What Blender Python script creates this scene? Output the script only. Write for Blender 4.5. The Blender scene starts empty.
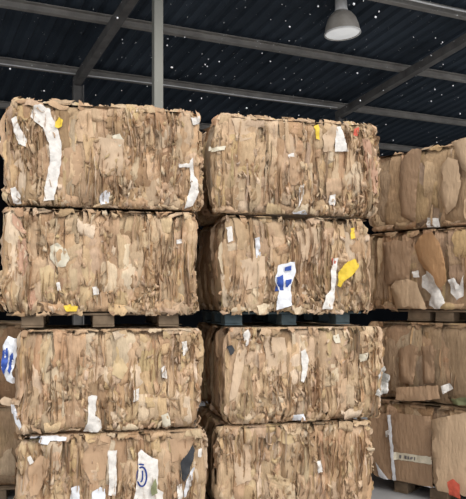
import bpy, bmesh, math, random
from mathutils import Vector, Matrix, noise
from mathutils.bvhtree import BVHTree
from mathutils.geometry import delaunay_2d_cdt

R = math.radians
F, CX, HZ, CAMZ = 660.0, 233.0, 300.0, 1.72      # focal length in pixels, image centre, horizon row, eye height
C = bpy.context.scene.collection
scene = bpy.context.scene

# ------------------------------------------------------------------ materials
def new_mat(name):
    m = bpy.data.materials.new(name); m.use_nodes = True
    nt = m.node_tree; nt.nodes.clear()
    out = nt.nodes.new('ShaderNodeOutputMaterial'); b = nt.nodes.new('ShaderNodeBsdfPrincipled')
    nt.links.new(b.outputs[0], out.inputs[0])
    return m, nt, b

def mixrgb(nt, mode, fac, a, b):
    n = nt.nodes.new('ShaderNodeMix'); n.data_type = 'RGBA'; n.blend_type = mode
    for sock, val in ((n.inputs[0], fac), (n.inputs[6], a), (n.inputs[7], b)):
        if hasattr(val, 'is_output'): nt.links.new(val, sock)
        elif isinstance(val, (int, float)): sock.default_value = val
        else: sock.default_value = (*val, 1)
    return n.outputs[2]

def noise_tex(nt, scale, detail=4, stretch=(1, 1, 1), rough=.55):
    tc = nt.nodes.new('ShaderNodeTexCoord'); mp = nt.nodes.new('ShaderNodeMapping')
    mp.inputs['Scale'].default_value = stretch
    n = nt.nodes.new('ShaderNodeTexNoise'); n.inputs['Scale'].default_value = scale
    n.inputs['Detail'].default_value = detail; n.inputs['Roughness'].default_value = rough
    nt.links.new(tc.outputs['Object'], mp.inputs[0]); nt.links.new(mp.outputs[0], n.inputs['Vector'])
    return n.outputs['Fac']

def ramp(nt, fac, stops):
    r = nt.nodes.new('ShaderNodeValToRGB'); nt.links.new(fac, r.inputs[0])
    while len(r.color_ramp.elements) < len(stops): r.color_ramp.elements.new(.5)
    for e, (p, c) in zip(r.color_ramp.elements, stops): e.position = p; e.color = (*c, 1)
    return r.outputs[0]

def bump(nt, b, h, strength, dist):
    n = nt.nodes.new('ShaderNodeBump'); n.inputs['Strength'].default_value = strength; n.inputs['Distance'].default_value = dist
    nt.links.new(h, n.inputs['Height']); nt.links.new(n.outputs[0], b.inputs['Normal'])

def card_mat():
    m, nt, b = new_mat('cardboard')
    at = nt.nodes.new('ShaderNodeAttribute'); at.attribute_name = 'Col'
    stain = ramp(nt, noise_tex(nt, 9, 5), [(.3, (.80, .78, .76)), (.7, (1.12, 1.10, 1.08))])
    c = mixrgb(nt, 'MULTIPLY', 1.0, at.outputs['Color'], stain)
    fib = ramp(nt, noise_tex(nt, 60, 3, (1, 1, .25)), [(.35, (.86, .85, .84)), (.65, (1.08, 1.08, 1.08))])
    c = mixrgb(nt, 'MULTIPLY', .8, c, fib)
    nt.links.new(c, b.inputs['Base Color']); b.inputs['Roughness'].default_value = .85
    b.inputs['Specular IOR Level'].default_value = .25
    bump(nt, b, noise_tex(nt, 42, 5, (1, 1, .22), .66), .75, .025)
    return m

def plain(name, col, var=.2, scale=14, rough=.7, bmp=.2, bscale=30, metal=0, stretch=(1, 1, 1), spec=.3, dist=.01):
    m, nt, b = new_mat(name)
    lo = tuple(x * (1 - var) for x in col); hi = tuple(min(1, x * (1 + var)) for x in col)
    nt.links.new(ramp(nt, noise_tex(nt, scale, 5, stretch), [(.3, lo), (.7, hi)]), b.inputs['Base Color'])
    b.inputs['Roughness'].default_value = rough; b.inputs['Metallic'].default_value = metal
    b.inputs['Specular IOR Level'].default_value = spec
    if bmp: bump(nt, b, noise_tex(nt, bscale, 4, stretch), bmp, dist)
    return m

M = {
    'card': card_mat(),
    'white': plain('white_paper', (.74, .70, .65), .2, 26, .7, .7, 34),
    'cream': plain('cream_paper', (.66, .60, .47), .15, 18, .7, .4, 28),
    'clear': plain('crumpled_clear_film', (.56, .54, .50), .3, 30, .3, .8, 36, spec=.5),
    'film': plain('white_plastic_film', (.74, .75, .78), .15, 16, .3, .5, 30, spec=.5),
    'blue': plain('blue_print', (.04, .09, .36), .3, 30, .5, .3, 30),
    'yellow': plain('yellow_plastic', (.74, .52, .05), .15, 20, .5, .4, 30),
    'red': plain('red_print', (.55, .10, .06), .2, 20, .6, .3, 30),
    'pink': plain('pinkish_card', (.52, .32, .22), .15, 20, .8, .5, 42, stretch=(1, 1, .3), dist=.02),
    'black': plain('black_plastic', (.035, .037, .042), .3, 14, .5, .4, 30),
    'green': plain('green_plastic', (.22, .23, .12), .25, 20, .5, .3, 30),
    'brown': plain('brown_card', (.46, .305, .19), .14, 10, .85, .5, 42, stretch=(1, 1, .3), dist=.02),
    'tan': plain('tan_card', (.58, .43, .295), .12, 10, .85, .5, 42, stretch=(1, 1, .3), dist=.02),
    'kraft': plain('kraft_panel', (.53, .375, .24), .12, 10, .85, .5, 42, stretch=(1, 1, .3), dist=.02),
    'orangebrown': plain('orange_brown_card', (.50, .29, .145), .12, 10, .85, .5, 42, stretch=(1, 1, .3), dist=.02),
    'yellowtan': plain('yellowish_card', (.58, .44, .26), .15, 16, .85, .5, 42, stretch=(1, 1, .3), dist=.02),
    'dull': plain('dull_card', (.36, .235, .145), .15, 10, .85, .5, 42, stretch=(1, 1, .3), dist=.02),
    'ink': plain('dark_ink', (.16, .15, .15), .2, 30, .7, 0),
    'wood': plain('pallet_wood', (.20, .145, .095), .3, 10, .85, .4, 40, stretch=(1, 1, 1)),
    'bluewood': plain('painted_pallet_wood', (.06, .085, .095), .35, 12, .8, .4, 40),
    'steel': plain('grey_steel', (.30, .285, .265), .22, 5, .6, .15, 40),
    'postpaint': plain('post_paint', (.28, .28, .25), .12, 4, .55, .1, 40, stretch=(1, 1, .2)),
    'darksteel': plain('dark_steel', (.16, .155, .15), .3, 5, .7, .15, 40),
    'conduit': plain('galvanised_conduit', (.8, .8, .8), .1, 10, .4, 0, metal=.2),
    'roof': plain('roof_sheet', (.052, .068, .090), .25, 1.2, .6, .1, 20, spec=.15),
    'wall': plain('wall_sheet', (.006, .007, .009), .25, 1.5, .9, .1, 20, spec=.02),
    'concrete': plain('concrete', (.36, .36, .365), .22, 1.6, .9, .3, 12),
    'housing': plain('lamp_housing', (.86, .86, .85), .05, 8, .45, 0, spec=.5),
    'fleck': plain('dust_fleck', (.80, .82, .85), .05, 10, .9, 0),
}
def shade_mat():
    m, nt, b = new_mat('lamp_shade_prismatic')
    nt.links.new(ramp(nt, noise_tex(nt, 12, 3), [(.3, (.46, .42, .37)), (.7, (.62, .58, .53))]), b.inputs['Base Color'])
    b.inputs['Roughness'].default_value = .35
    b.inputs['Transmission Weight'].default_value = .25
    return m
M['shade'] = shade_mat()
def lens_mat():
    m, nt, b = new_mat('lamp_lens')
    c = ramp(nt, noise_tex(nt, 7, 2), [(.3, (.78, .78, .77)), (.7, (.9, .9, .89))])
    nt.links.new(c, b.inputs['Base Color']); b.inputs['Roughness'].default_value = .3
    nt.links.new(c, b.inputs['Emission Color']); b.inputs['Emission Strength'].default_value = .48
    return m
M['lens'] = lens_mat()

# ------------------------------------------------------------------ object helpers
def tag(o, label=None, cat=None, group=None, kind=None):
    if label: o['label'] = label
    if cat: o['category'] = cat
    if group: o['group'] = group
    if kind: o['kind'] = kind
    return o

def link(name, me, mat, parent=None):
    o = bpy.data.objects.new(name, me); C.objects.link(o)
    if mat: me.materials.append(mat)
    if parent: o.parent = parent
    return o

def obj(name, bm, mat, parent=None, smooth=False):
    me = bpy.data.meshes.new(name); bm.normal_update(); bm.to_mesh(me); bm.free()
    if smooth: me.polygons.foreach_set('use_smooth', [True] * len(me.polygons))
    return link(name, me, mat, parent)

def empty(name, loc, rz=0):
    o = bpy.data.objects.new(name, None); C.objects.link(o)
    o.location = loc; o.rotation_euler = (0, 0, rz); o.empty_display_size = .2
    return o

def add_box(bm, lo, hi, mat=None, bevel=0, jit=0, rnd=None):
    vs = [bm.verts.new(Vector((x, y, z))) for z in (lo[2], hi[2]) for y in (lo[1], hi[1]) for x in (lo[0], hi[0])]
    if jit:
        for v in vs: v.co += Vector((rnd.uniform(-jit, jit), rnd.uniform(-jit, jit), 0))
    fs = [bm.faces.new([vs[i] for i in f]) for f in ((0, 2, 3, 1), (4, 5, 7, 6), (0, 1, 5, 4), (2, 6, 7, 3), (0, 4, 6, 2), (1, 3, 7, 5))]
    if bevel:
        es = list({e for f in fs for e in f.edges})
        bmesh.ops.bevel(bm, geom=es, offset=bevel, segments=1, affect='EDGES')
    if mat:
        for v in vs:
            if v.is_valid: v.co = mat @ v.co
    return vs

def beam(bm, a, b, w, h, up=Vector((0, 0, 1)), profile='box', t=.012):
    """a bar from a to b with section w x h; profile 'I' or 'C' builds flanges and a web"""
    d = (b - a).normalized(); side = d.cross(up).normalized(); upv = side.cross(d).normalized()
    if profile == 'box':
        sec = [(-w/2, -h/2), (w/2, -h/2), (w/2, h/2), (-w/2, h/2)]
    elif profile == 'I':
        sec = [(-w/2, -h/2), (w/2, -h/2), (w/2, -h/2+t), (t/2, -h/2+t), (t/2, h/2-t), (w/2, h/2-t), (w/2, h/2), (-w/2, h/2), (-w/2, h/2-t), (-t/2, h/2-t), (-t/2, -h/2+t), (-w/2, -h/2+t)]
    else:
        sec = [(-w/2, -h/2), (w/2, -h/2), (w/2, -h/2+t), (-w/2+t, -h/2+t), (-w/2+t, h/2-t), (w/2, h/2-t), (w/2, h/2), (-w/2, h/2)]
    r0 = [bm.verts.new(a + side*x + upv*y) for x, y in sec]; r1 = [bm.verts.new(b + side*x + upv*y) for x, y in sec]
    n = len(sec)
    for i in range(n): bm.faces.new((r0[i], r0[(i+1) % n], r1[(i+1) % n], r1[i]))
    bm.faces.new(r0[::-1]); bm.faces.new(r1)

def lathe(bm, prof, seg=32, centre=Vector((0, 0, 0)), close=False):
    rings = []
    for r, z in prof:
        if r < 1e-5: rings.append([bm.verts.new(centre + Vector((0, 0, z)))])
        else: rings.append([bm.verts.new(centre + Vector((r*math.cos(2*math.pi*i/seg), r*math.sin(2*math.pi*i/seg), z))) for i in range(seg)])
    for a, b in zip(rings, rings[1:]):
        for i in range(seg):
            j = (i+1) % seg
            q = [a[i % len(a)], a[j % len(a)], b[j % len(b)], b[i % len(b)]]
            q = [v for k, v in enumerate(q) if v not in q[:k]]
            if len(q) > 2: bm.faces.new(q)

def tube(bm, pts, r, seg=8):
    rings = []
    for i, p in enumerate(pts):
        d = (pts[min(i+1, len(pts)-1)] - pts[max(i-1, 0)]).normalized()
        s = d.cross(Vector((.31, .2, .93))).normalized(); u = s.cross(d)
        rings.append([bm.verts.new(p + r*(math.cos(2*math.pi*k/seg)*s + math.sin(2*math.pi*k/seg)*u)) for k in range(seg)])
    for a, b in zip(rings, rings[1:]):
        for k in range(seg): bm.faces.new((a[k], a[(k+1) % seg], b[(k+1) % seg], b[k]))
    bm.faces.new(rings[0][::-1]); bm.faces.new(rings[-1])

# ------------------------------------------------------------------ bales
PAL = [((.600, .440, .300), 12), ((.560, .405, .272), 10), ((.640, .485, .345), 8), ((.530, .365, .235), 5), ((.560, .375, .240), 3),
       ((.520, .395, .285), 5), ((.720, .585, .450), 4), ((.440, .300, .190), 2), ((.340, .230, .145), 1), ((.620, .465, .285), 3)]
PALC = [c for c, n in PAL for _ in range(n)]

class Bale:
    """a pressed bale: front face at local y = 0, width along x, z up; u runs round its sides from the front left corner"""
    def __init__(s, loc, rz, W, L, H, seed, tone=1.0, open_top=False, droop=False):
        s.W, s.L, s.H, s.rc = W, L, H, .055
        s.rnd = random.Random(seed); s.off = Vector((seed*7.31, seed*3.77, seed*1.93))
        s.loc, s.rz, s.tone, s.open_top = Vector(loc), rz, tone, open_top; s.tint = (1, .93, .83) if tone < .9 else (1, .985, .93); s.droop = droop  # low tones also turn browner: shade painted into the bale colour
        s.V, s.Fc, s.Cl = [], [], []
        s.mw = Matrix.Translation(s.loc) @ Matrix.Rotation(rz, 4, 'Z')
        s.c = math.pi/4*s.rc
        s.sw, s.sl = W-2*s.rc, L-2*s.rc
        s.total = 2*(s.sw+s.sl)+8*s.c
    def perim(s, u):
        """position and outward normal at arc length u (0 = front left corner), counted to the right along the front"""
        u = (u + s.c) % s.total
        x0, x1, y0, y1, rc = -s.W/2, s.W/2, 0, s.L, s.rc
        segs = (((x0+rc, y0+rc), 180), s.sw, ((x1-rc, y0+rc), 270), s.sl, ((x1-rc, y1-rc), 0), s.sw, ((x0+rc, y1-rc), 90), s.sl)
        for i, g in enumerate(segs):
            if i % 2 == 0:
                if u <= 2*s.c:
                    a = R(g[1]) + u/rc
                    n = Vector((math.cos(a), math.sin(a), 0)); return Vector((g[0][0], g[0][1], 0)) + n*rc, n
                u -= 2*s.c
                last = g
            else:
                if u <= g:
                    a = R(last[1]+90); n = Vector((math.cos(a), math.sin(a), 0)); t = Vector((-n.y, n.x, 0))
                    return Vector((last[0][0], last[0][1], 0)) + n*rc + t*u, n
                u -= g
        return Vector((x0, y0+rc, 0)), Vector((-1, 0, 0))
    def uf(s, x): return x + s.W/2 - s.rc + s.c            # front x -> u
    def map(s, u, v, w, warp=1.0):
        q = Vector((u*3.0, v*4.2, 0)) + s.off; q2 = Vector((u*11, v*13, 4)) + s.off
        u2 = u + warp*(.022*noise.noise(q) + .007*noise.noise(q2))
        v2 = v + warp*(.012*noise.noise(q2 + Vector((9, 3, 1))))
        e = min(v, s.H-v)
        w2 = w + .022*noise.noise(Vector((u*2.1, v*2.6, 7)) + s.off) + warp*.006*noise.noise(q2*1.7)
        if e < .07 and not (s.droop and v < .2): w2 -= .028*(1-e/.07)**2
        # shallow dents where the baling wires pull in
        for k in (.22, .42, .62, .82): w2 -= .007*math.exp(-((v-k*s.H)/.012)**2)
        w2 = max(-.11, min(.055, w2))
        top = s.H + (.03 if s.open_top else -.006)
        v2 = max(-.026 if s.droop and 0 < u < s.W and w2 > -.02 else .004, min(top, v2))
        p, n = s.perim(u2)
        return p + n*(w2-.01) + Vector((0, 0, v2))
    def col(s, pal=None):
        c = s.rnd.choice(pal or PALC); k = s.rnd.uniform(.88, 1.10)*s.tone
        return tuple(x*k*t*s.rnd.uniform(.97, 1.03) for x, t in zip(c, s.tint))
    def emit(s, grid, c):
        b = len(s.V); nu = len(grid[0])
        for row in grid: s.V.extend(row); s.Cl.extend([c]*len(row))
        for j in range(len(grid)-1):
            for i in range(nu-1):
                a = b+j*nu+i; s.Fc.append((a, a+1, a+1+nu, a+nu))
    def core(s):
        rd = s.rnd; n = 90; hs = [0.004, .05, .2, .4, .6, .8, .95]
        hs = [h*s.H if k else h for k, h in enumerate(hs)] + [s.H-.012]
        b = len(s.V); c = s.col()
        for h in hs:
            for i in range(n):
                s.V.append(s.map(i/n*s.total, h, -.05 + rd.uniform(-.008, .008), 0)); s.Cl.append(s.col())
        for j in range(len(hs)-1):
            for i in range(n): s.Fc.append((b+j*n+i, b+j*n+(i+1) % n, b+(j+1)*n+(i+1) % n, b+(j+1)*n+i))
        s.Fc.append(tuple(b+i for i in range(n))[::-1]); s.Fc.append(tuple(b+(len(hs)-1)*n+i for i in range(n)))
    def sheet(s, u0, v0, a, h, h0, tilt, curl, buckle, lean=0, nu=5, nv=9, tear=.012, col=None, tuck=.03):
        rd = s.rnd; ph = rd.uniform(0, 6.28); fq = rd.choice((1.5, 2.5, 3.5, 5)); c = col or s.col()
        taper = rd.uniform(-.35, .35); lo_t = [rd.uniform(-tear, tear) for _ in range(nu)]; hi_t = [rd.uniform(-tear, tear) for _ in range(nu)]
        eb, ec = [0.0], [0.0]
        for _ in range(nv-1):
            for e in (eb, ec): e.append(.75*e[-1] + (rd.uniform(-.3, .3) if rd.random() < .15 else rd.uniform(-.07, .07)))
        skew = rd.uniform(-.04, .04)
        g = []
        for j in range(nv):
            t = -1+2*j/(nv-1); row = []
            fold = buckle*(2*abs(((t*fq+ph) % 2)-1)-1)
            for i in range(nu):
                q = -1+2*i/(nu-1)
                hw = a/2*(1+taper*t + (eb[j] if i == 0 else ec[j] if i == nu-1 else 0))
                u = u0 + hw*q + lean*t*h/2
                v = v0 + h/2*t + skew*q*.5 + (lo_t[i] if j == 0 else hi_t[i] if j == nv-1 else 0)
                w = h0 + tilt*q + curl*(q*q-.33) + fold*(1-.3*q*q) - tuck*abs(t)**5 + rd.uniform(-.0025, .0025)
                row.append(s.map(u, v, w))
            g.append(row)
        s.emit(g, c)
    def fill(s, ua, ub, dens=1.0, big=False):
        rd = s.rnd; H = s.H; ln = ub-ua; sg = lambda: rd.choice((-1, 1))
        def U(): return rd.uniform(ua, ub)
        def V(h): return rd.uniform(h/2, max(h/2, H-h/2))
        def UV(h):       # busier and calmer regions of the face
            for _ in range(6):
                u, v = U(), V(h)
                if noise.noise(Vector((u*3.2, v*3.4, 20))+s.off) > .02 or rd.random() < .13: break
            return u, v
        if big:      # smooth broad panels (the side the ram pressed)
            for k in range(int(ln*16*dens)):
                h = rd.uniform(.55, .98)*H; s.sheet(U(), V(h), rd.uniform(.16, .38), h, rd.uniform(-.03, .004), sg()*rd.uniform(.006, .024), rd.uniform(-.022, .0), rd.uniform(0, .004), rd.uniform(-.07, .07), 8, 12)
            for k in range(int(ln*16*dens)):
                h = rd.uniform(.3, .8)*H; s.sheet(U(), V(h), rd.uniform(.06, .16), h, rd.uniform(-.022, .012), sg()*rd.uniform(.006, .02), rd.uniform(-.016, .004), rd.uniform(0, .006), rd.uniform(-.1, .1), 6, 11)
            for k in range(int(ln*16*dens)):
                h = rd.uniform(.1, .5)*H; s.sheet(U(), V(h), rd.uniform(.008, .022), h, rd.uniform(-.01, .02), sg()*rd.uniform(.006, .016), 0, rd.uniform(0, .005), rd.uniform(-.12, .12), 3, 10)
            for k in range(int(ln*24*dens)):
                h = rd.uniform(.02, .06); s.sheet(U(), rd.choice((h/2+.004, H-h/2)), rd.uniform(.05, .16), h, rd.uniform(-.02, .015), rd.uniform(-.012, .012), 0, rd.uniform(.0, .006), rd.uniform(-.3, .3), 5, 5, .01, tuck=.008)
            return
        for k in range(int(ln*46*dens)):     # long slabs
            h = rd.uniform(.45, .97)*H
            s.sheet(U(), V(h), rd.uniform(.05, .17), h, rd.uniform(-.032, .002), sg()*rd.uniform(.002, .013), rd.uniform(-.018, .002), rd.uniform(0, .004), rd.uniform(-.06, .06), 6, 14)
        for k in range(int(ln*110*dens)):     # flaps
            h = rd.uniform(.12, .5)*H
            s.sheet(U(), V(h), rd.uniform(.02, .13), h, rd.uniform(-.022, .012), sg()*rd.uniform(.001, .012), rd.uniform(-.016, .004), rd.uniform(0, .007), rd.uniform(-.10, .10), 6, 9, .016)
        for k in range(int(ln*125*dens)):     # folded edges standing out of the face
            h = rd.uniform(.06, .5)*H; u, v = UV(h)
            s.sheet(u, v, rd.uniform(.003, .013), h, rd.uniform(-.012, .024), sg()*rd.uniform(.006, .020), 0, rd.uniform(0, .006), rd.uniform(-.11, .11), 3, 13, .02)
        if s.open_top:
            for k in range(int(ln*34*dens)):
                h = rd.uniform(.08, .4)*H
                s.sheet(U(), H-h/2+rd.uniform(-.02, .03), rd.uniform(.03, .12), h, rd.uniform(-.045, .01), sg()*rd.uniform(.001, .012), rd.uniform(-.016, .004), rd.uniform(0, .007), rd.uniform(-.12, .12), 6, 9, .02, tuck=.006)
        # crushed patches of small torn pieces
        for k in range(int(ln*24*dens)):
            cu, cv = UV(.1*H) if rd.random() < .7 else (U(), rd.uniform(.02, .25)*H)
            for q in range(rd.randint(8, 20)):
                h = rd.uniform(.015, .09)
                v0 = min(max(cv + rd.gauss(0, .08), h/2), H-h/2)
                s.sheet(cu + rd.gauss(0, .04), v0, rd.uniform(.008, .035), h, rd.uniform(-.01, .024), sg()*rd.uniform(.004, .016), rd.uniform(-.008, .006), rd.uniform(.002, .010), rd.uniform(-.4, .4), 4, 5, .012)
        for k in range(int(ln*rd.uniform(30, 44)*dens)):     # rim: crumpled ends along the top and bottom edge
            h = rd.uniform(.012, .08); lowr = rd.random() < (.7 if s.droop else .5)
            v0 = (h/2+.004-(rd.uniform(.0, .03) if s.droop else 0)) if lowr else H - h/2 + (rd.uniform(-.01, .025) if s.open_top else 0)
            s.sheet(U(), v0, rd.uniform(.02, .15), h, rd.uniform(-.02, .022), rd.uniform(-.016, .016), rd.uniform(-.01, .01), rd.uniform(.0, .008), rd.uniform(-.3, .3), 6, 5, .012, tuck=.008)
    def lids(s):
        """sheets lying on the top of the bale, curling up a little at the rim"""
        rd = s.rnd
        for k in range(46):
            x, y = rd.uniform(-s.W/2+.12, s.W/2-.12), rd.uniform(.1, s.L-.12) if k > 20 else rd.uniform(.07, .14)
            a, b, th = rd.uniform(.1, .3), rd.uniform(.1, .3), rd.uniform(-.5, .5); g = []
            z0 = s.H-(.022 if y < .16 else .006) + (rd.uniform(-.012, .008) if s.open_top else -rd.uniform(.0, .006)); c = s.col()
            tx, ty = (rd.uniform(-.012, .012), rd.uniform(-.01, .02)) if s.open_top else (0, 0)
            for j in range(5):
                row = []
                for i in range(5):
                    px, py = (i/4-.5)*a, (j/4-.5)*b
                    X = min(max(x + px*math.cos(th)-py*math.sin(th), -s.W/2+.02), s.W/2-.02); Y = min(max(y + px*math.sin(th)+py*math.cos(th), .012), s.L-.02)
                    z = z0 + tx*px/a*2 + ty*py/b*2 + .006*noise.noise(Vector((X*9, Y*9, 0))+s.off)
                    row.append(Vector((X, Y, min(max(z, s.H-.02), s.H+(.03 if s.open_top else -.004)))))
                g.append(row)
            s.emit(g, c)
    def build(s, name, label, group):
        me = bpy.data.meshes.new(name); me.from_pydata([tuple(v) for v in s.V], [], s.Fc)
        ca = me.color_attributes.new('Col', 'FLOAT_COLOR', 'POINT')
        flat = []
        for c in s.Cl: flat.extend((*c, 1))
        ca.data.foreach_set('color', flat)
        me.polygons.foreach_set('use_smooth', [True]*len(me.polygons)); me.update()
        o = link(name, me, M['card']); o.location = s.loc; o.rotation_euler = (0, 0, s.rz)
        tag(o, label, 'cardboard bale', group); s.o = o
        s.bvh = BVHTree.FromPolygons(s.V, s.Fc); s.over = []
        return o
    def at(s, px, py, out=0):
        """where the line of sight through a pixel of the photo meets this bale's front face: local x and z"""
        inv = s.mw.inverted(); o = inv @ Vector((0, 0, CAMZ)); d = inv.to_3x3() @ Vector(((px-CX)/F, 1, (HZ-py)/F))
        t = (-out-o.y)/d.y; p = o + d*t
        return p.x, p.z
    def relief(s, x, z):
        """how far the pressed face, with the scraps already on it, stands out around a point (a mean of five probes)"""
        t = []
        for dx, dz in ((0, 0), (.010, .008), (-.010, .008), (.010, -.010), (-.010, -.010)):
            best = None
            for bv in [s.bvh] + s.over:
                h = bv.ray_cast(Vector((x+dx, -.4, min(max(z+dz, .01), s.H-.01))), Vector((0, 1, 0)))[0]
                if h is not None and h.y < .09 and (best is None or -h.y > best): best = -h.y
            if best is not None: t.append(best)
        return sum(t)/len(t) if t else None
    def scrap(s, name, pts, mat, label, out=.03, amp=.009, cuts=3, drape=.85, lift=.007, lip=.0, tilt=(0, 0), parent=None, fq=16, rag=.004):
        """a torn piece lying in the front face, its outline given where the photo shows it"""
        q = [Vector(s.at(*p)) for p in pts]; per = []
        for p, n in zip(q, q[1:]+q[:1]):
            k = max(1, int((n-p).length/.011)) if cuts > 1 else 1
            for i in range(k):
                v = p.lerp(n, i/k); e = Vector((v.x*28, v.y*28, 3)) + s.off; r1 = rag*.3
                per.append(v + Vector((rag*1.6*noise.noise(e)+s.rnd.uniform(-r1, r1), rag*1.6*noise.noise(e+Vector((5, 9, 2)))+s.rnd.uniform(-r1, r1))))
        xs, zs = [p.x for p in per], [p.y for p in per]; step = max(.012, min(max(xs)-min(xs), max(zs)-min(zs))/7)
        def edge(p):
            d = 9
            for u, v in zip(per, per[1:]+per[:1]):
                e = v-u; t = max(0, min(1, (p-u).dot(e)/max(e.length_squared, 1e-12))); d = min(d, (u+e*t-p).length)
            return d
        inner = []
        for i in range(int((max(xs)-min(xs))/step)+1):
            for j in range(int((max(zs)-min(zs))/step)+1):
                p = Vector((min(xs)+(i+.5)*step, min(zs)+(j+.5*(1+(i % 2)))*step)) + Vector((s.rnd.uniform(-.25, .25), s.rnd.uniform(-.25, .25)))*step
                ins = False
                for u, v in zip(per, per[1:]+per[:1]):
                    if (u.y > p.y) != (v.y > p.y) and p.x < (v.x-u.x)*(p.y-u.y)/(v.y-u.y)+u.x: ins = not ins
                if ins and edge(p) > step*.45: inner.append(p)
        n = len(per); vo, _, fo, *_r = delaunay_2d_cdt(per+inner, [(i, (i+1) % n) for i in range(n)], [], 1, 1e-6)
        bm = bmesh.new(); vs = [bm.verts.new((p.x, p.y, 0)) for p in vo]
        for f in fo:
            if len(set(f)) > 2: bm.faces.new([vs[i] for i in f])
        for v in [v for v in bm.verts if not v.link_faces]: bm.verts.remove(v)
        bmesh.ops.recalc_face_normals(bm, faces=bm.faces[:])
        cx = sum(xs)/n; cz = sum(zs)/n
        for v in bm.verts:
            x, z = v.co.x, v.co.y
            nz = Vector((x*fq, z*fq*.6, 5)) + s.off
            rl = s.relief(x, z) if drape else None
            base = out if rl is None else out*(1-drape) + (rl + max(.0, out-.03) + lift)*drape
            if parent and parent is not s.o and rl is not None: base = rl + .005
            w = base + amp*noise.noise(nz) + amp*.5*noise.noise(nz*2.7) + amp*.55*noise.noise(Vector((x*48, z*7, 2))+s.off) + tilt[0]*(x-cx) + tilt[1]*(z-cz)
            if lip:      # tucked in along its left and lower sides, free on the other two
                hx, hz_ = max(xs)-cx, max(zs)-cz
                w -= lip*max(0, 1-edge(Vector((x, z)))/.05)**2*min(1, max(.12, .3-.9*(x-cx)/hx-.5*(z-cz)/hz_))
            v.co = Vector((x, -w, z))
        bmesh.ops.solidify(bm, geom=bm.faces[:], thickness=.0018)
        for v in bm.verts: v.co.z = min(max(v.co.z, .006), s.H+(.025 if s.open_top else -.006))
        s.over.append(BVHTree.FromBMesh(bm))
        o = obj(name, bm, M[mat], parent or s.o, True); o.data.set_sharp_from_angle(angle=R(48))
        if label: o['label'] = label
        return o

S1 = dict(o=Vector((-1.5, 4.29)), a=R(13.2)); S2 = dict(o=Vector((-.106, 4.66)), a=R(13.2)); S3 = dict(o=Vector((1.318, 6.0)), a=R(-41.5)); S0 = dict(o=Vector((-3.15, 5.31)), a=R(13.2))
def bale_at(S, ul, ur, fwd, z, H, L, seed, tone=1.0, drz=0, **k):
    d = Vector((math.cos(S['a']), math.sin(S['a']))); n = Vector((-d.y, d.x))     # n points into the stack
    c = S['o'] + d*((ul+ur)/2) - n*fwd
    return Bale((c.x, c.y, z), S['a']+drz, ur-ul, L, H, seed, tone, **k)
ZB = (.12, .83, 1.637, 2.34); HB = (.706, .70, .70, .70)   # base height and height of the four courses, floor upwards

def make(S, row, ul, ur, fwd, L, seed, label, left=None, right=None, tone=1.0, group='cardboard bales in the stacks', front=(0, None), big=False, drz=0, dens=1.0):
    b = bale_at(S, ul, ur, fwd, ZB[row], HB[row], L, seed, tone, drz, open_top=(row == 3), droop=(row == 2))
    b.core(); W = b.W
    b.fill(-.03 + front[0], W+.03 if front[1] is None else front[1], dens, big)
    if left: b.fill(-left, 0, 1.0, True)
    if right: b.fill(W, W+right, .6, True)
    b.lids()
    b.build('cardboard_bale', label, group)
    return b

# left stack
A1 = make(S1, 3, 0, 1.326, .0, 1.05, 11, 'topmost bale of the left stack, with a long torn white paper strip', .25, .35)
A2 = make(S1, 2, -.01, 1.285, .0, 1.05, 12, 'pale bale second from the top of the left stack, resting on a wooden pallet', .25, .35, 1.04)
A3 = make(S1, 1, .085, 1.315, .01, 1.05, 13, 'bale under the middle pallet of the left stack, blue and white plastic at its edge', .25, .35)
A4 = make(S1, 0, .075, 1.355, .0, 1.05, 14, 'lowest bale of the left stack, with white carton printed with a blue ring', .25, .35, .97)
# middle stack
B1 = make(S2, 3, -.03, 1.235, .0, 1.0, 21, 'topmost bale of the middle stack, white corner scrap at its upper right', 1.3, .3, 1.0)
B2 = make(S2, 2, .03, 1.175, -.02, 1.25, 22, 'bale with blue, white and yellow plastic scraps in the middle stack', 1.3, .3, .98)
B3 = make(S2, 1, .05, 1.25, .02, 1.25, 23, 'bale under the dark pallet of the middle stack, white strip at its centre', 1.3, .3)
B4 = make(S2, 0, .0, 1.18, .0, 1.0, 24, 'lowest bale of the middle stack, plain tan cardboard', 1.3, .3, 1.0)
# right stack, turned away; low tone paints its shade into the cardboard
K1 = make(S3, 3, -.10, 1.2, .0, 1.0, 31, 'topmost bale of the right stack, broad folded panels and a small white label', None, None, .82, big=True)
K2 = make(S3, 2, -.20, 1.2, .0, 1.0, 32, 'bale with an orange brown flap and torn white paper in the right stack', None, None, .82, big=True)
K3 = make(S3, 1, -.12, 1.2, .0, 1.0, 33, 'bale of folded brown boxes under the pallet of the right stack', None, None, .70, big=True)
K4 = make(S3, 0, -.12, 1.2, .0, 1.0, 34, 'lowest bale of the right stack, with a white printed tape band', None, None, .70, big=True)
# stack at the left border, mostly cut off; low tone puts shade into its colour
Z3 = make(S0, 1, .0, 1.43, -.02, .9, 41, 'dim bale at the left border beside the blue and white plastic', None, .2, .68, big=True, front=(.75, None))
Z4 = make(S0, 0, .0, 1.42, -.02, .9, 42, 'lowest dim bale at the left border', None, .2, .68, big=True, front=(.75, None))

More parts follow.
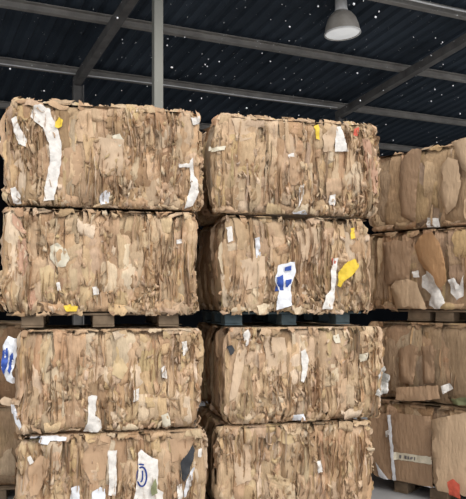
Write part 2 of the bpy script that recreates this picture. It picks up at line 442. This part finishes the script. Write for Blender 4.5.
# ---- torn scraps that show in the faces
def many(b, rows):
    out = {}
    for name, mat, label, pts, *kw in rows:
        k = dict(kw[0]) if kw else {}
        if name == 'cardboard_flap' and 'drape' not in k: k.update(lift=.001 if k.get('out', .03) < .03 else .004, amp=.012)
        o = b.scrap(name, pts, mat, label, **k); out.setdefault(name, []).append(o)
    return out
many(A1, [
    ('white_paper', 'white', 'long torn white paper strip', [(34,106),(41,105),(50,109),(52,117),(57,127),(62,146),(61,165),(57,185),(54,200),(44,201),(45,186),(50,162),(49,143),(43,128),(35,122),(31,117)], dict(out=.036)),
    ('white_paper', 'white', 'white torn sliver', [(11,119),(16,116),(20,128),(27,139),(26,147),(19,144),(14,132)]),
    ('white_paper', 'white', 'small white torn piece', [(10,188),(15,187),(21,196),(21,203),(13,203)]),
    ('yellow_scrap', 'yellow', 'yellow scrap', [(55,122),(59,118),(63,121),(62,126),(58,129),(55,127)], dict(out=.04)),
    ('white_paper', 'white', 'white strip near the corner', [(190,160),(193,158),(194,175),(198,180),(199,192),(193,205),(185,208),(187,198),(191,186),(190,174)]),
    ('white_paper', 'white', 'thin white sliver', [(178,164),(190,164),(190,167),(179,167)]),
    ('white_paper', 'white', 'white piece at the upper rim', [(191,118),(199,116),(200,123),(193,125)]),
    ('plastic_film', 'film', 'crumpled pale film', [(100,196),(105,190),(110,192),(109,203),(101,205)]),
    ('cream_paper', 'cream', 'small cream flap', [(112,136),(120,134),(124,142),(119,147)]),
    ('cardboard_flap', 'brown', 'browner cardboard panel', [(38,150),(46,146),(50,165),(46,180),(38,176)], dict(out=.022)),
    ('cardboard_flap', 'brown', 'browner cardboard panel', [(64,148),(80,144),(84,170),(76,186),(66,180)], dict(out=.016)),
    ('cardboard_flap', 'tan', 'smooth tan panel', [(98,136),(124,140),(122,176),(100,174)], dict(out=.018)),
])
many(A2, [
    ('crumpled_paper', 'cream', 'crumpled pale grey paper', [(50,246),(57,243),(65,247),(70,258),(66,266),(57,267),(50,259)], dict(amp=.02)),
    ('cardboard_flap', 'yellowtan', 'yellowish cardboard panel', [(40,268),(50,265),(58,275),(57,295),(48,301),(41,290)], dict(out=.022)),
    ('yellow_scrap', 'yellow', 'yellow scrap at the bottom edge', [(63,306),(70,304),(78,307),(76,311),(66,311)]),
    ('cardboard_flap', 'pink', 'reddish cardboard piece', [(27,292),(34,290),(37,305),(30,310)]),
    ('cardboard_flap', 'pink', 'reddish cardboard flap', [(12,213),(20,220),(27,234),(19,231),(12,222)]),
    ('cardboard_flap', 'pink', 'reddish cardboard flap', [(18,240),(26,238),(28,262),(22,280),(17,262)], dict(out=.02)),
    ('white_paper', 'white', 'tiny white tear', [(92,287),(97,286),(99,294),(94,295)]),
    ('white_paper', 'white', 'tiny white tear', [(56,283),(60,282),(61,290),(57,291)]),
    ('white_paper', 'white', 'tiny white tear', [(176,240),(181,239),(182,243),(177,244)]),
])
r = many(A3, [
    ('white_paper', 'white', 'white torn paper wedge', [(88,397),(92,394),(97,396),(95,415),(101,420),(102,428),(97,433),(83,433),(88,420)], dict(out=.04)),
    ('white_paper', 'white', 'small white tear', [(134,390),(139,388),(138,399),(133,401)]),
    ('white_paper', 'white', 'small white tear', [(182,342),(187,341),(188,352),(183,356)]),
    ('white_paper', 'white', 'small white tear', [(161,368),(165,366),(167,378),(162,377)]),
    ('cardboard_flap', 'yellowtan', 'yellowish cardboard piece', [(111,362),(122,358),(128,368),(122,379),(112,374)], dict(out=.026)),
    ('cream_paper', 'cream', 'cream paper tear', [(161,415),(168,412),(171,424),(163,428)]),
    ('cardboard_flap', 'brown', 'browner cardboard panel', [(64,402),(84,400),(85,428),(66,428)], dict(out=.014)),
    ('cardboard_flap', 'tan', 'smooth tan panel', [(90,348),(103,345),(104,372),(94,382)], dict(out=.02)),
    ('plastic_film', 'film', 'blue and white plastic film', [(3,345),(8,336),(16,339),(17,355),(12,372),(14,384),(7,381),(1,367)], dict(out=.0, amp=.03)),
    ('plastic_film', 'film', 'white film strand', [(11,404),(14,403),(17,415),(22,427),(19,430),(13,418)], dict(out=.02)),
    ('cardboard_flap', 'tan', 'flap sticking out at the corner', [(0,400),(5,396),(20,401),(19,406),(2,404)], dict(out=.02)),
])
A3.scrap('blue_print', [(2,351),(6,344),(9,352),(7,366),(4,374),(1,368)], 'blue', None, out=.012, amp=.03, parent=r['plastic_film'][0])
A3.scrap('blue_print', [(10,356),(13,352),(14,360),(10,374),(8,370)], 'blue', None, out=.012, amp=.03, parent=r['plastic_film'][0])
r = many(A4, [
    ('white_carton', 'white', 'white carton printed with a blue ring', [(138,452),(141,449),(148,455),(157,459),(158,470),(157,488),(163,492),(161,512),(131,512),(136,485),(138,470)], dict(out=.040, amp=.006)),
    ('green_scrap', 'green', 'greenish film at the edge of the white carton', [(150,484),(155,477),(157,491),(151,494)], dict(out=.05, amp=.004)),
    ('black_plastic', 'black', 'black plastic piece', [(193,445),(195,449),(192,462),(189,472),(184,482),(180,476),(180,463),(186,453)], dict(out=.036)),
    ('white_paper', 'white', 'white tear near the corner', [(198,449),(202,448),(201,457),(198,456)]),
    ('plastic_film', 'film', 'twisted clear film', [(191,470),(194,466),(191,485),(184,498),(184,487)], dict(amp=.02)),
    ('white_paper', 'white', 'white tear', [(177,485),(181,483),(183,495),(179,505),(177,499)]),
    ('white_paper', 'white', 'narrow white strip', [(108,451),(117,450),(116,465),(117,480),(115,495),(109,495)], dict(out=.034)),
    ('sticker', 'white', 'small white sticker', [(27,457),(31,455),(34,461),(30,464)], dict(out=.05, amp=.003)),
    ('plastic_film', 'film', 'pale film', [(71,487),(79,485),(80,505),(70,505)]),
    ('plastic_film', 'film', 'pale bluish film', [(92,492),(100,486),(105,489),(106,508),(90,508)]),
    ('plastic_film', 'film', 'white film strands along the top edge', [(30,434),(42,436),(52,435),(66,437),(66,440),(50,440),(48,444),(38,443),(40,439),(30,437)], dict(out=.036)),
    ('cardboard_flap', 'brown', 'browner cardboard flap', [(28,468),(40,455),(50,460),(46,476),(38,494),(30,497)], dict(out=.034)),
    ('cardboard_flap', 'brown', 'wide browner cardboard panel', [(86,440),(98,436),(112,437),(108,455),(105,478),(92,484),(82,466)], dict(out=.026)),
    ('cardboard_flap', 'brown', 'browner cardboard panel', [(170,440),(190,436),(197,438),(190,449),(182,460),(172,462)], dict(out=.022)),
    ('cardboard_flap', 'tan', 'flap hanging off the corner', [(200,434),(206,432),(208,452),(209,470),(204,466)], dict(out=.02)),
])
def blue_ring(b, parent, px, py, rx, ry, out):
    """the round blue mark on the carton: a ring with a hooked stroke inside"""
    x0, z0 = b.at(px, py); sx = b.at(px+1, py)[0]-x0; sz = z0-b.at(px, py+1)[1]
    def strip(path, wd):
        bm = bmesh.new(); L_, R_ = [], []
        for i, (x, z) in enumerate(path):
            a, c = path[max(i-1, 0)], path[min(i+1, len(path)-1)]; d = Vector((c[0]-a[0], c[1]-a[1])).normalized()*wd/2
            y = -((b.relief(x, z) or out) + .006)
            L_.append(bm.verts.new((x-d.y, y, z+d.x))); R_.append(bm.verts.new((x+d.y, y, z-d.x)))
        for i in range(len(path)-1): bm.faces.new((L_[i], R_[i], R_[i+1], L_[i+1]))
        bmesh.ops.solidify(bm, geom=bm.faces[:], thickness=.001)
        return bm
    ring = [(x0 + rx*sx*math.cos(t*math.pi/16), z0 + ry*sz*math.sin(t*math.pi/16)) for t in range(33)]
    obj('blue_ring', strip(ring, .011), M['blue'], parent)
    hook = [(x0-1.5*sx+px_*sx, z0+pz*sz) for px_, pz in ((2, 6), (2.2, 2), (2, -2), (1.2, -4.5), (0, -5))]
    obj('blue_stroke', strip(hook, .010), M['blue'], parent)
    bar = [(x0+px_*sx, z0+pz*sz) for px_, pz in ((-4, 11.5), (-1, 12.3), (2, 11.6))]
    obj('blue_stroke', strip(bar, .010), M['blue'], parent)
blue_ring(A4, r['white_carton'][0], 141.5, 475.5, 4.6, 9.5, .050)
many(B1, [
    ('white_paper', 'white', 'white corner scrap', [(336,127),(340,126),(347,152),(334,152)], dict(out=.042)),
    ('yellow_scrap', 'yellow', 'thin yellow strip', [(314,126),(318,124),(319,140),(315,139)], dict(out=.036)),
    ('white_paper', 'white', 'white tear', [(299,186),(304,184),(303,198),(298,207)]),
    ('white_paper', 'white', 'white tear', [(330,196),(336,194),(335,205),(330,205)]),
    ('white_paper', 'white', 'white tear', [(288,155),(293,153),(294,157),(289,158)]),
    ('plastic_film', 'film', 'pale film at the bottom edge', [(293,212),(305,210),(310,217),(296,219)]),
    ('red_scrap', 'red', 'small red scrap at the top rim', [(354,129),(359,127),(358,136),(354,135)], dict(out=.034)),
    ('cardboard_flap', 'pink', 'reddish cardboard at the right edge', [(362,138),(369,140),(374,162),(380,180),(378,194),(370,190),(366,165)], dict(out=.03)),
    ('cream_paper', 'cream', 'cream tape', [(208,148),(225,147),(224,151),(208,152)], dict(out=.04)),
    ('cardboard_flap', 'brown', 'browner square panel', [(289,157),(303,159),(304,184),(290,185)], dict(out=.018)),
    ('cardboard_flap', 'tan', 'tan panel at the upper rim', [(232,118),(250,116),(252,138),(238,142)], dict(out=.022)),
    ('cardboard_flap', 'tan', 'bent tan flap', [(322,136),(334,124),(337,130),(332,152),(324,152)], dict(out=.03)),
])
r = many(B2, [
    ('plastic_film', 'film', 'white and blue plastic film', [(278,265),(294,262),(295,272),(290,285),(291,305),(276,310),(278,290),(274,280)], dict(out=.042)),
    ('white_paper', 'white', 'white and red paper strip', [(332,258),(337,258),(335,275),(334,296),(331,309),(321,309),(324,297),(330,290),(330,272)], dict(out=.038)),
    ('yellow_scrap', 'yellow', 'yellow plastic bow', [(337,273),(345,262),(354,258),(358,266),(352,274),(344,280),(340,287),(336,285)], dict(out=.042)),
    ('yellow_scrap', 'yellow', 'small yellow scrap', [(350,229),(355,227),(355,238),(351,239)]),
    ('white_paper', 'white', 'white tear', [(227,227),(232,226),(233,240),(228,242)]),
    ('plastic_film', 'film', 'grey crumpled film', [(255,238),(259,237),(261,256),(257,258)], dict(amp=.02)),
    ('cardboard_flap', 'tan', 'wide smooth tan panel', [(296,232),(316,226),(319,252),(304,262)], dict(out=.014)),
    ('cardboard_flap', 'tan', 'wide smooth tan panel', [(240,260),(266,256),(266,284),(246,290)], dict(out=.014)),
])
for pts in ([(276,277),(282,275),(283,290),(275,291)], [(285,280),(291,279),(289,287),(285,287)], [(284,268),(290,266),(290,270),(284,271)]):
    B2.scrap('blue_print', pts, 'blue', None, out=.050, amp=.012, parent=r['plastic_film'][0])
B2.scrap('red_print', [(331,258),(337,258),(336,264),(331,265)], 'red', None, out=.045, amp=.012, parent=r['white_paper'][0])
many(B3, [
    ('white_paper', 'white', 'white strip at the centre', [(300,351),(305,349),(308,360),(306,372),(303,382),(300,380),(301,366)], dict(out=.036)),
    ('white_paper', 'white', 'white tear near the upper left', [(243,333),(249,329),(251,340),(246,347)]),
    ('shadow_patch', 'black', 'dark grey patch painting in a shadow', [(227,347),(232,345),(235,350),(231,356)], dict(out=.03)),  # bluish grey shadow on the face, built as a dark piece
    ('plastic_film', 'clear', 'white film bulging from the right edge', [(377,374),(384,366),(388,376),(387,390),(381,397),(376,395),(379,386)], dict(out=.03, amp=.03)),
    ('cream_paper', 'cream', 'cream tear', [(333,336),(339,334),(340,342),(335,343)]),
    ('cream_paper', 'cream', 'cream tear', [(359,354),(367,352),(365,360),(360,362)]),
    ('plastic_film', 'film', 'pale film at the bottom edge', [(293,415),(304,414),(305,420),(294,421)]),
    ('cardboard_flap', 'tan', 'long slanting tan flap', [(240,338),(247,350),(243,370),(236,397),(229,402),(233,372)], dict(out=.03)),
    ('cardboard_flap', 'tan', 'smooth tan panel', [(262,336),(286,338),(288,372),(270,378)], dict(out=.014)),
])
many(B4, [
    ('white_paper', 'white', 'small white tear', [(317,461),(321,460),(322,471),(318,473)]),
    ('cardboard_flap', 'yellowtan', 'yellowish cardboard piece', [(276,430),(292,428),(297,440),(288,445),(277,440)], dict(out=.024)),
    ('cardboard_flap', 'tan', 'smooth tan panel', [(232,440),(250,436),(252,480),(236,486)], dict(out=.016)),
])
many(K1, [
    ('label', 'white', 'small white label', [(427,218),(437,218),(438,227),(427,227)], dict(out=.034, amp=.004)),
    ('cardboard_flap', 'dull', 'large curved cardboard panel', [(400,162),(414,149),(424,150),(420,175),(418,200),(416,222),(400,218),(397,190)], dict(out=.034, drape=0, lip=.045, tilt=(.10, 0))),
    ('cardboard_flap', 'kraft', 'large bent panel', [(441,168),(450,158),(460,161),(463,185),(458,206),(446,214),(440,195)], dict(out=.044, drape=0, lip=.045)),
    ('cardboard_flap', 'kraft', 'panel at the upper rim', [(452,142),(470,138),(476,180),(462,168)], dict(out=.05, drape=0, lip=.04)),
])
many(K2, [
    ('cardboard_flap', 'orangebrown', 'big orange brown flap', [(415,246),(424,236),(436,233),(444,245),(448,262),(449,282),(440,288),(428,272),(420,262)], dict(out=.06, drape=0, lip=.03, amp=.012, tilt=(.12, .1))),
    ('white_paper', 'white', 'torn white paper', [(424,276),(432,271),(438,277),(440,285),(446,303),(440,312),(430,305),(432,294),(424,287)], dict(out=.075)),
    ('white_paper', 'white', 'small white tear', [(413,272),(419,270),(420,277),(414,277)], dict(out=.05)),
    ('white_paper', 'white', 'torn white paper', [(450,280),(455,278),(459,286),(464,275),(463,296),(456,300),(450,292)], dict(out=.06)),
    ('cardboard_flap', 'kraft', 'light flap bulging at the bottom', [(391,288),(397,281),(410,279),(420,283),(424,295),(430,310),(415,313),(398,309)], dict(out=.06, drape=0, lip=.045)),
    ('cardboard_flap', 'dull', 'dark brown panel', [(384,243),(396,240),(413,242),(413,262),(411,280),(396,283),(385,285)], dict(out=.042, amp=.010, drape=0, lip=.03)),
])
many(K3, [
    ('cardboard_flap', 'dull', 'folded box panel', [(400,350),(412,344),(421,347),(418,365),(415,384),(400,382)], dict(out=.046, drape=0, lip=.03, amp=.01)),
    ('cardboard_flap', 'dull', 'folded box panel', [(423,346),(436,345),(437,382),(424,384)], dict(out=.046, drape=0, lip=.03, amp=.01)),
    ('cardboard_flap', 'brown', 'wide lower box panel', [(398,387),(440,385),(442,398),(398,402)], dict(out=.045, drape=0, lip=.01, amp=.006)),
    ('white_paper', 'white', 'white tear', [(442,386),(450,383),(454,388),(444,394)], dict(out=.05)),
    ('green_scrap', 'green', 'greenish film at the bottom edge', [(450,399),(466,397),(474,400),(470,405),(452,405)], dict(out=.05)),
])
r = many(K4, [
    ('cardboard_panel', 'dull', 'flat dark brown box side', [(393,412),(433,416),(435,486),(397,480)], dict(out=.044, amp=.006, drape=0, lip=.006)),
    ('plastic_film', 'film', 'thin white edge of film', [(391,414),(394,414),(399,479),(396,480)], dict(out=.062, amp=.004, drape=0)),
    ('cardboard_panel', 'dull', 'dark brown panel at the left edge', [(371,416),(391,412),(394,480),(376,474)], dict(out=.04, amp=.008, drape=0)),
    ('plastic_film', 'film', 'torn film at the lower left', [(379,461),(384,468),(393,479),(389,482),(382,474)], dict(out=.045)),
    ('folded_box', 'kraft', 'light folded box standing out at the right', [(433,419),(445,416),(476,410),(478,500),(442,496),(436,482)], dict(out=.11, amp=.006, drape=0, lip=.07, cuts=5)),
    ('orange_scrap', 'red', 'orange red scrap', [(457,477),(463,474),(470,480),(470,494),(459,489)], dict(out=.125)),
    ('white_paper', 'white', 'small white tear', [(388,430),(391,429),(392,436),(389,436)], dict(out=.04)),
    ('plastic_film', 'film', 'dirty film along the bottom edge', [(407,486),(432,485),(452,491),(440,496),(415,491)], dict(out=.04)),
])
tp = K4.scrap('tape', [(397,451),(434,456),(434,463),(397,458)], 'cream', 'white printed tape band', out=.045, amp=.003, parent=r['cardboard_panel'][0])
for x0, x1 in ((402, 404), (407, 409.5), (410.5, 412), (413, 415.5), (417, 418)):
    ya = 453.2 + (x0-397)*.135
    K4.scrap('print_mark', [(x0, ya), (x1, ya+.2), (x1, ya+3.2), (x0, ya+3)], 'ink', None, out=.050, amp=.003, cuts=1, parent=r['cardboard_panel'][0])

# ------------------------------------------------------------------ pallets
def pallet(S, ul, ur, inset, z, h, L, mat, label, blocks, rnd, group='wooden pallets under the bales'):
    d = Vector((math.cos(S['a']), math.sin(S['a']))); n = Vector((-d.y, d.x)); c = S['o'] + d*((ul+ur)/2) + n*inset
    W = ur-ul; root = empty('pallet', (c.x, c.y, z), S['a']); tag(root, label, 'pallet', group)
    tb, bb = .018, .014; nb = 7
    for k in range(nb):
        bm = bmesh.new(); y = k*(L-.1)/(nb-1)
        add_box(bm, (-W/2, y, h-tb), (W/2, y+.095, h-.002), bevel=.003); obj('deck_board', bm, M[mat], root)
    for x, w in blocks:
        bm = bmesh.new(); add_box(bm, (x-w/2, 0, .002), (x+w/2, L-.005, bb), bevel=.002); obj('bottom_board', bm, M[mat], root)
        for y in (.005, L/2-.07, L-.145):
            bm = bmesh.new(); add_box(bm, (x-w/2+rnd.uniform(-.004, .004), y, bb), (x+w/2, y+.14, h-tb), bevel=.004, jit=.003, rnd=rnd); obj('block', bm, M[mat], root)
    return root
def bx(S, px):      # distance along a stack's front line of what the photo shows at column px
    d = Vector((math.cos(S['a']), math.sin(S['a']))); k = (px-CX)/F
    return (k*S['o'].y - S['o'].x)/(d.x - k*d.y)
rp = random.Random(5)
def blocks(S, ul, ur, spans): return [((bx(S, a)+bx(S, b))/2-(ul+ur)/2, bx(S, b)-bx(S, a)) for a, b in spans]
ZP = 1.534
pallet(S1, .02, 1.26, .055, ZP, .10, .95, 'wood', 'brown wooden pallet between the bales of the left stack', blocks(S1, .02, 1.26, ((20, 43), (93, 115), (160, 180))), rp)
pallet(S2, .06, 1.13, .09, ZP, .10, .88, 'bluewood', 'dark bluish pallet between the bales of the middle stack', blocks(S2, .04, 1.14, ((227, 245), (285, 300), (340, 354))), rp)
pallet(S3, .10, 1.15, .06, ZP, .10, .9, 'wood', 'brown pallet between the bales of the right stack', blocks(S3, .10, 1.15, ((404, 426), (432, 450), (480, 500))), rp)
pallet(S1, .06, 1.28, .03, 0, .117, .95, 'wood', 'wooden pallet on the floor under the left stack', [(-.5, .14), (0, .14), (.5, .14)], rp)
pallet(S2, .03, 1.14, .03, 0, .117, .9, 'wood', 'wooden pallet on the floor under the middle stack', [(-.48, .14), (0, .14), (.48, .14)], rp)
pallet(S3, .10, 1.15, .03, 0, .117, .9, 'wood', 'wooden pallet on the concrete floor under the right stack', blocks(S3, .10, 1.15, ((392, 406), (428, 446), (480, 500))), rp)
pallet(S0, .06, 1.36, .03, 0, .117, .8, 'wood', 'wooden pallet on the floor at the left border', [(-.48, .14), (0, .14), (.48, .14)], rp)

# ------------------------------------------------------------------ the shed
P = Vector((1567/660, 1, 0)); Pn = P.normalized()      # along the purlins
Q = Vector((-359/660, 1, -90/660))                       # down the roof slope, away from the eye
E = Vector((-2.114, 9.0, CAMZ+2.97))                     # head of the far left column
up = Pn.cross(Q).normalized(); up = up if up.z > 0 else -up
def roofpt(a, s, h=0): return E + P*a + Q*s + Vector((0, 0, h))
def struct(o, label, cat, group=None): return tag(o, label, cat, group, 'structure')

FRONT_S, BACK_S, A0, A1_ = -3.5, 2.9, -2.6, 4.6
for i, s_ in enumerate((-3.4, -2.5, -1.25, 0, 1.25, 2.5)):
    bm = bmesh.new(); beam(bm, roofpt(A0, s_, .145), roofpt(A1_, s_, .145), .06, .10, up, 'C', .01)
    struct(obj('purlin', bm, M['steel']), ['grey steel purlin out at the open front of the roof', 'highest grey steel purlin, crossing the upper right corner', 'long grey steel purlin running behind the hanging lamp', 'grey steel purlin with a thin conduit, above the bale tops', 'lowest visible steel purlin, just above the right stack', 'steel purlin next to the back wall'][i], 'roof beam', 'steel purlins under the roof')
BAY = 1.6226
for k, lab in ((-1, 'steel rafter at the far left of the roof'), (0, 'dark steel rafter slanting above the left stack'), (1, 'dark steel rafter slanting to the upper right corner'), (2, 'steel rafter at the far right of the roof')):
    bm = bmesh.new(); beam(bm, roofpt(k*BAY, FRONT_S+.1, .03), roofpt(k*BAY, .08, .03), .10, .11, up, 'box')
    struct(obj('rafter', bm, M['darksteel']), lab, 'roof beam', 'rafters under the roof')
    bm = bmesh.new(); c = roofpt(k*BAY, 0); beam(bm, Vector((c.x, c.y, 0)), Vector((c.x, c.y, c.z-.05)), .14, .14, Pn, 'I')
    struct(obj('column', bm, M['darksteel']), ['steel column at the far left behind the bales', 'dark column stub showing above the left stack', 'dark column stub showing above the right end of the middle stack', 'steel column at the far right behind the bales'][k+1], 'column', 'columns behind the stacks')
# near post
Yp = 6.6; xp = (157.5-CX)/F*Yp
bm = bmesh.new(); beam(bm, Vector((xp, Yp, 0)), Vector((xp, Yp, 6.2)), .09, .09, Pn, 'box')
post = obj('steel_post', bm, M['postpaint']); struct(post, 'pale grey square steel post rising behind the left stack', 'column')
# corrugated roof
bm = bmesh.new(); pitch = .19/P.length; n = int((A1_-A0)/pitch); prof = []
for i in range(n):
    a = A0+i*pitch
    prof += [(a, 0), (a+pitch*.40, 0), (a+pitch*.55, .032), (a+pitch*.85, .032)]
rows = [FRONT_S, -2, 0, BACK_S]
vr = [[bm.verts.new(roofpt(a, s_, .235+h)) for a, h in prof] for s_ in rows]
for r0, r1 in zip(vr, vr[1:]):
    for i in range(len(prof)-1): bm.faces.new((r0[i], r0[i+1], r1[i+1], r1[i]))
ceiling = obj('ceiling', bm, M['roof']); struct(ceiling, 'dark corrugated metal roof sheeting', 'roof')
sol = ceiling.modifiers.new('thickness', 'SOLIDIFY'); sol.thickness = .008; sol.offset = 1
def wall(name, p0, p1, z0, z1, label, thick=.1):
    bm = bmesh.new(); d = (p1-p0); d.z = 0; nn = Vector((-d.y, d.x, 0)).normalized()*thick
    vs = [Vector((p.x, p.y, z)) + o for o in (Vector(), nn) for p, z in ((p0, z0), (p1, z0), (p1, z1[1]), (p0, z1[0]))]
    vs = [bm.verts.new(v) for v in vs]
    for f in ((0, 1, 2, 3), (7, 6, 5, 4), (0, 4, 5, 1), (1, 5, 6, 2), (2, 6, 7, 3), (3, 7, 4, 0)): bm.faces.new([vs[i] for i in f])
    struct(obj(name, bm, M['wall']), label, 'wall')
w00, w01, w10, w11 = roofpt(A0, BACK_S, .22), roofpt(A1_, BACK_S, .22), roofpt(A0, FRONT_S, .22), roofpt(A1_, FRONT_S, .22)
wall('wall_back', w00, w01, 0, (w00.z, w01.z), 'dark metal back wall of the shed')
wall('wall_left', w10, w00, 0, (w10.z, w00.z), 'dark metal left wall of the shed')
wall('wall_right', w01, w11, 0, (w01.z, w11.z), 'dark metal right wall of the shed')
bm = bmesh.new(); add_box(bm, (-30, -25, -.2), (30, 25, 0)); struct(obj('floor', bm, M['concrete']), 'grey concrete floor and yard', 'floor')
# thin bright conduit under the purlins
def conduit(s_, a0, a1, h, label, r=.009):
    bm = bmesh.new(); pts = [roofpt(a0+(a1-a0)*i/12, s_, h) + Vector((-Q.x, -Q.y, 0))*.05 - Vector((0, 0, .012*math.sin(i*math.pi/6)**2)) for i in range(13)]
    tube(bm, pts, r); tag(obj('conduit', bm, M['conduit']), label, 'conduit', 'conduits on the purlins')
conduit(0, -.6, 1.58, .10, 'thin pale conduit along the purlin above the bale tops')
conduit(-2.5, .9, 2.6, .165, 'thin pale conduit along the upper right purlin', .011)

# ------------------------------------------------------------------ hanging lamp
Yl = 7.7; lx = (342.5-CX)/F*Yl; lz = CAMZ + (300-34)/F*Yl
lamp = empty('pendant_lamp', (lx, Yl, lz)); lamp.rotation_euler = (R(1), R(-3), 0)
tag(lamp, 'bell shaped high bay lamp hanging from the dark roof', 'lamp')
bm = bmesh.new(); prof = [(.208, 0), (.205, .03), (.190, .10), (.165, .17), (.125, .225), (.085, .255), (.07, .265)]
lathe(bm, prof + [(r-.008, z) for r, z in prof[::-1]] + [prof[0]], 40); obj('lamp_shade', bm, M['shade'], lamp, True)
bm = bmesh.new(); lathe(bm, [(.0, -.018), (.08, -.014), (.15, -.006), (.198, .008), (.198, .014), (0, .014)], 40); obj('lens', bm, M['lens'], lamp, True)
bm = bmesh.new(); lathe(bm, [(.201, -.004), (.214, -.002), (.214, .012), (.206, .014), (.201, -.004)], 40); obj('rim', bm, M['housing'], lamp, True)
bm = bmesh.new(); lathe(bm, [(0, .262), (.074, .262), (.078, .275), (.072, .29), (.066, .42), (.056, .52), (.03, .54), (0, .545)], 28); obj('ballast_housing', bm, M['housing'], lamp, True)
bm = bmesh.new(); tube(bm, [Vector((0, 0, .54)), Vector((.0, 0, 1.1))], .014); obj('hanging_rod', bm, M['housing'], lamp, True)

# ------------------------------------------------------------------ flecks drifting in the air under the roof
rf = random.Random(77); bm = bmesh.new()
for i in range(2600):
    p = Vector((rf.uniform(-5, 5), rf.uniform(4.6, 8.6), rf.uniform(3.25, 6.4)))
    if up.dot(p-E) > .05: continue
    r = .0016 + .0075*rf.random()**6
    m4 = Matrix.Translation(p) @ Matrix.Diagonal((r*rf.uniform(.7, 1.5), r, r*rf.uniform(.7, 1.3), 1))
    bmesh.ops.create_icosphere(bm, subdivisions=1, radius=1, matrix=m4)
tag(obj('dust', bm, M['fleck'], None, True), 'small white flecks drifting in the air under the dark roof', 'dust', kind='stuff')

# ------------------------------------------------------------------ light and camera
w = bpy.data.worlds.new('sky'); scene.world = w; w.use_nodes = True; nt = w.node_tree; nt.nodes.clear()
out = nt.nodes.new('ShaderNodeOutputWorld'); bg = nt.nodes.new('ShaderNodeBackground')
bg.inputs[0].default_value = (.97, .98, 1.0, 1); bg.inputs[1].default_value = 1.25; nt.links.new(bg.outputs[0], out.inputs[0])
sl = bpy.data.lights.new('daylight_sun', 'SUN'); sl.energy = 1.7; sl.angle = R(35); sl.color = (1.0, .95, .88)
so = bpy.data.objects.new('daylight_sun', sl); C.objects.link(so)
so.rotation_euler = (Vector((-.42, .78, -.70))).to_track_quat('-Z', 'Y').to_euler(); so.location = (4, -6, 6)

cam = bpy.data.cameras.new('camera'); co = bpy.data.objects.new('camera', cam); C.objects.link(co)
cam.sensor_fit = 'VERTICAL'; cam.sensor_height = 36; cam.lens = F/499*36
cam.shift_y = (HZ-249.5)/499; cam.clip_start = .05
co.location = (0, 0, CAMZ); co.rotation_euler = (R(90), 0, 0); scene.camera = co
vs_ = scene.view_settings; scene.display_settings.display_device = 'sRGB'
vs_.view_transform = 'Standard'; vs_.look = 'None'; vs_.gamma = 1; vs_.use_curve_mapping = False; vs_.exposure = 0.03
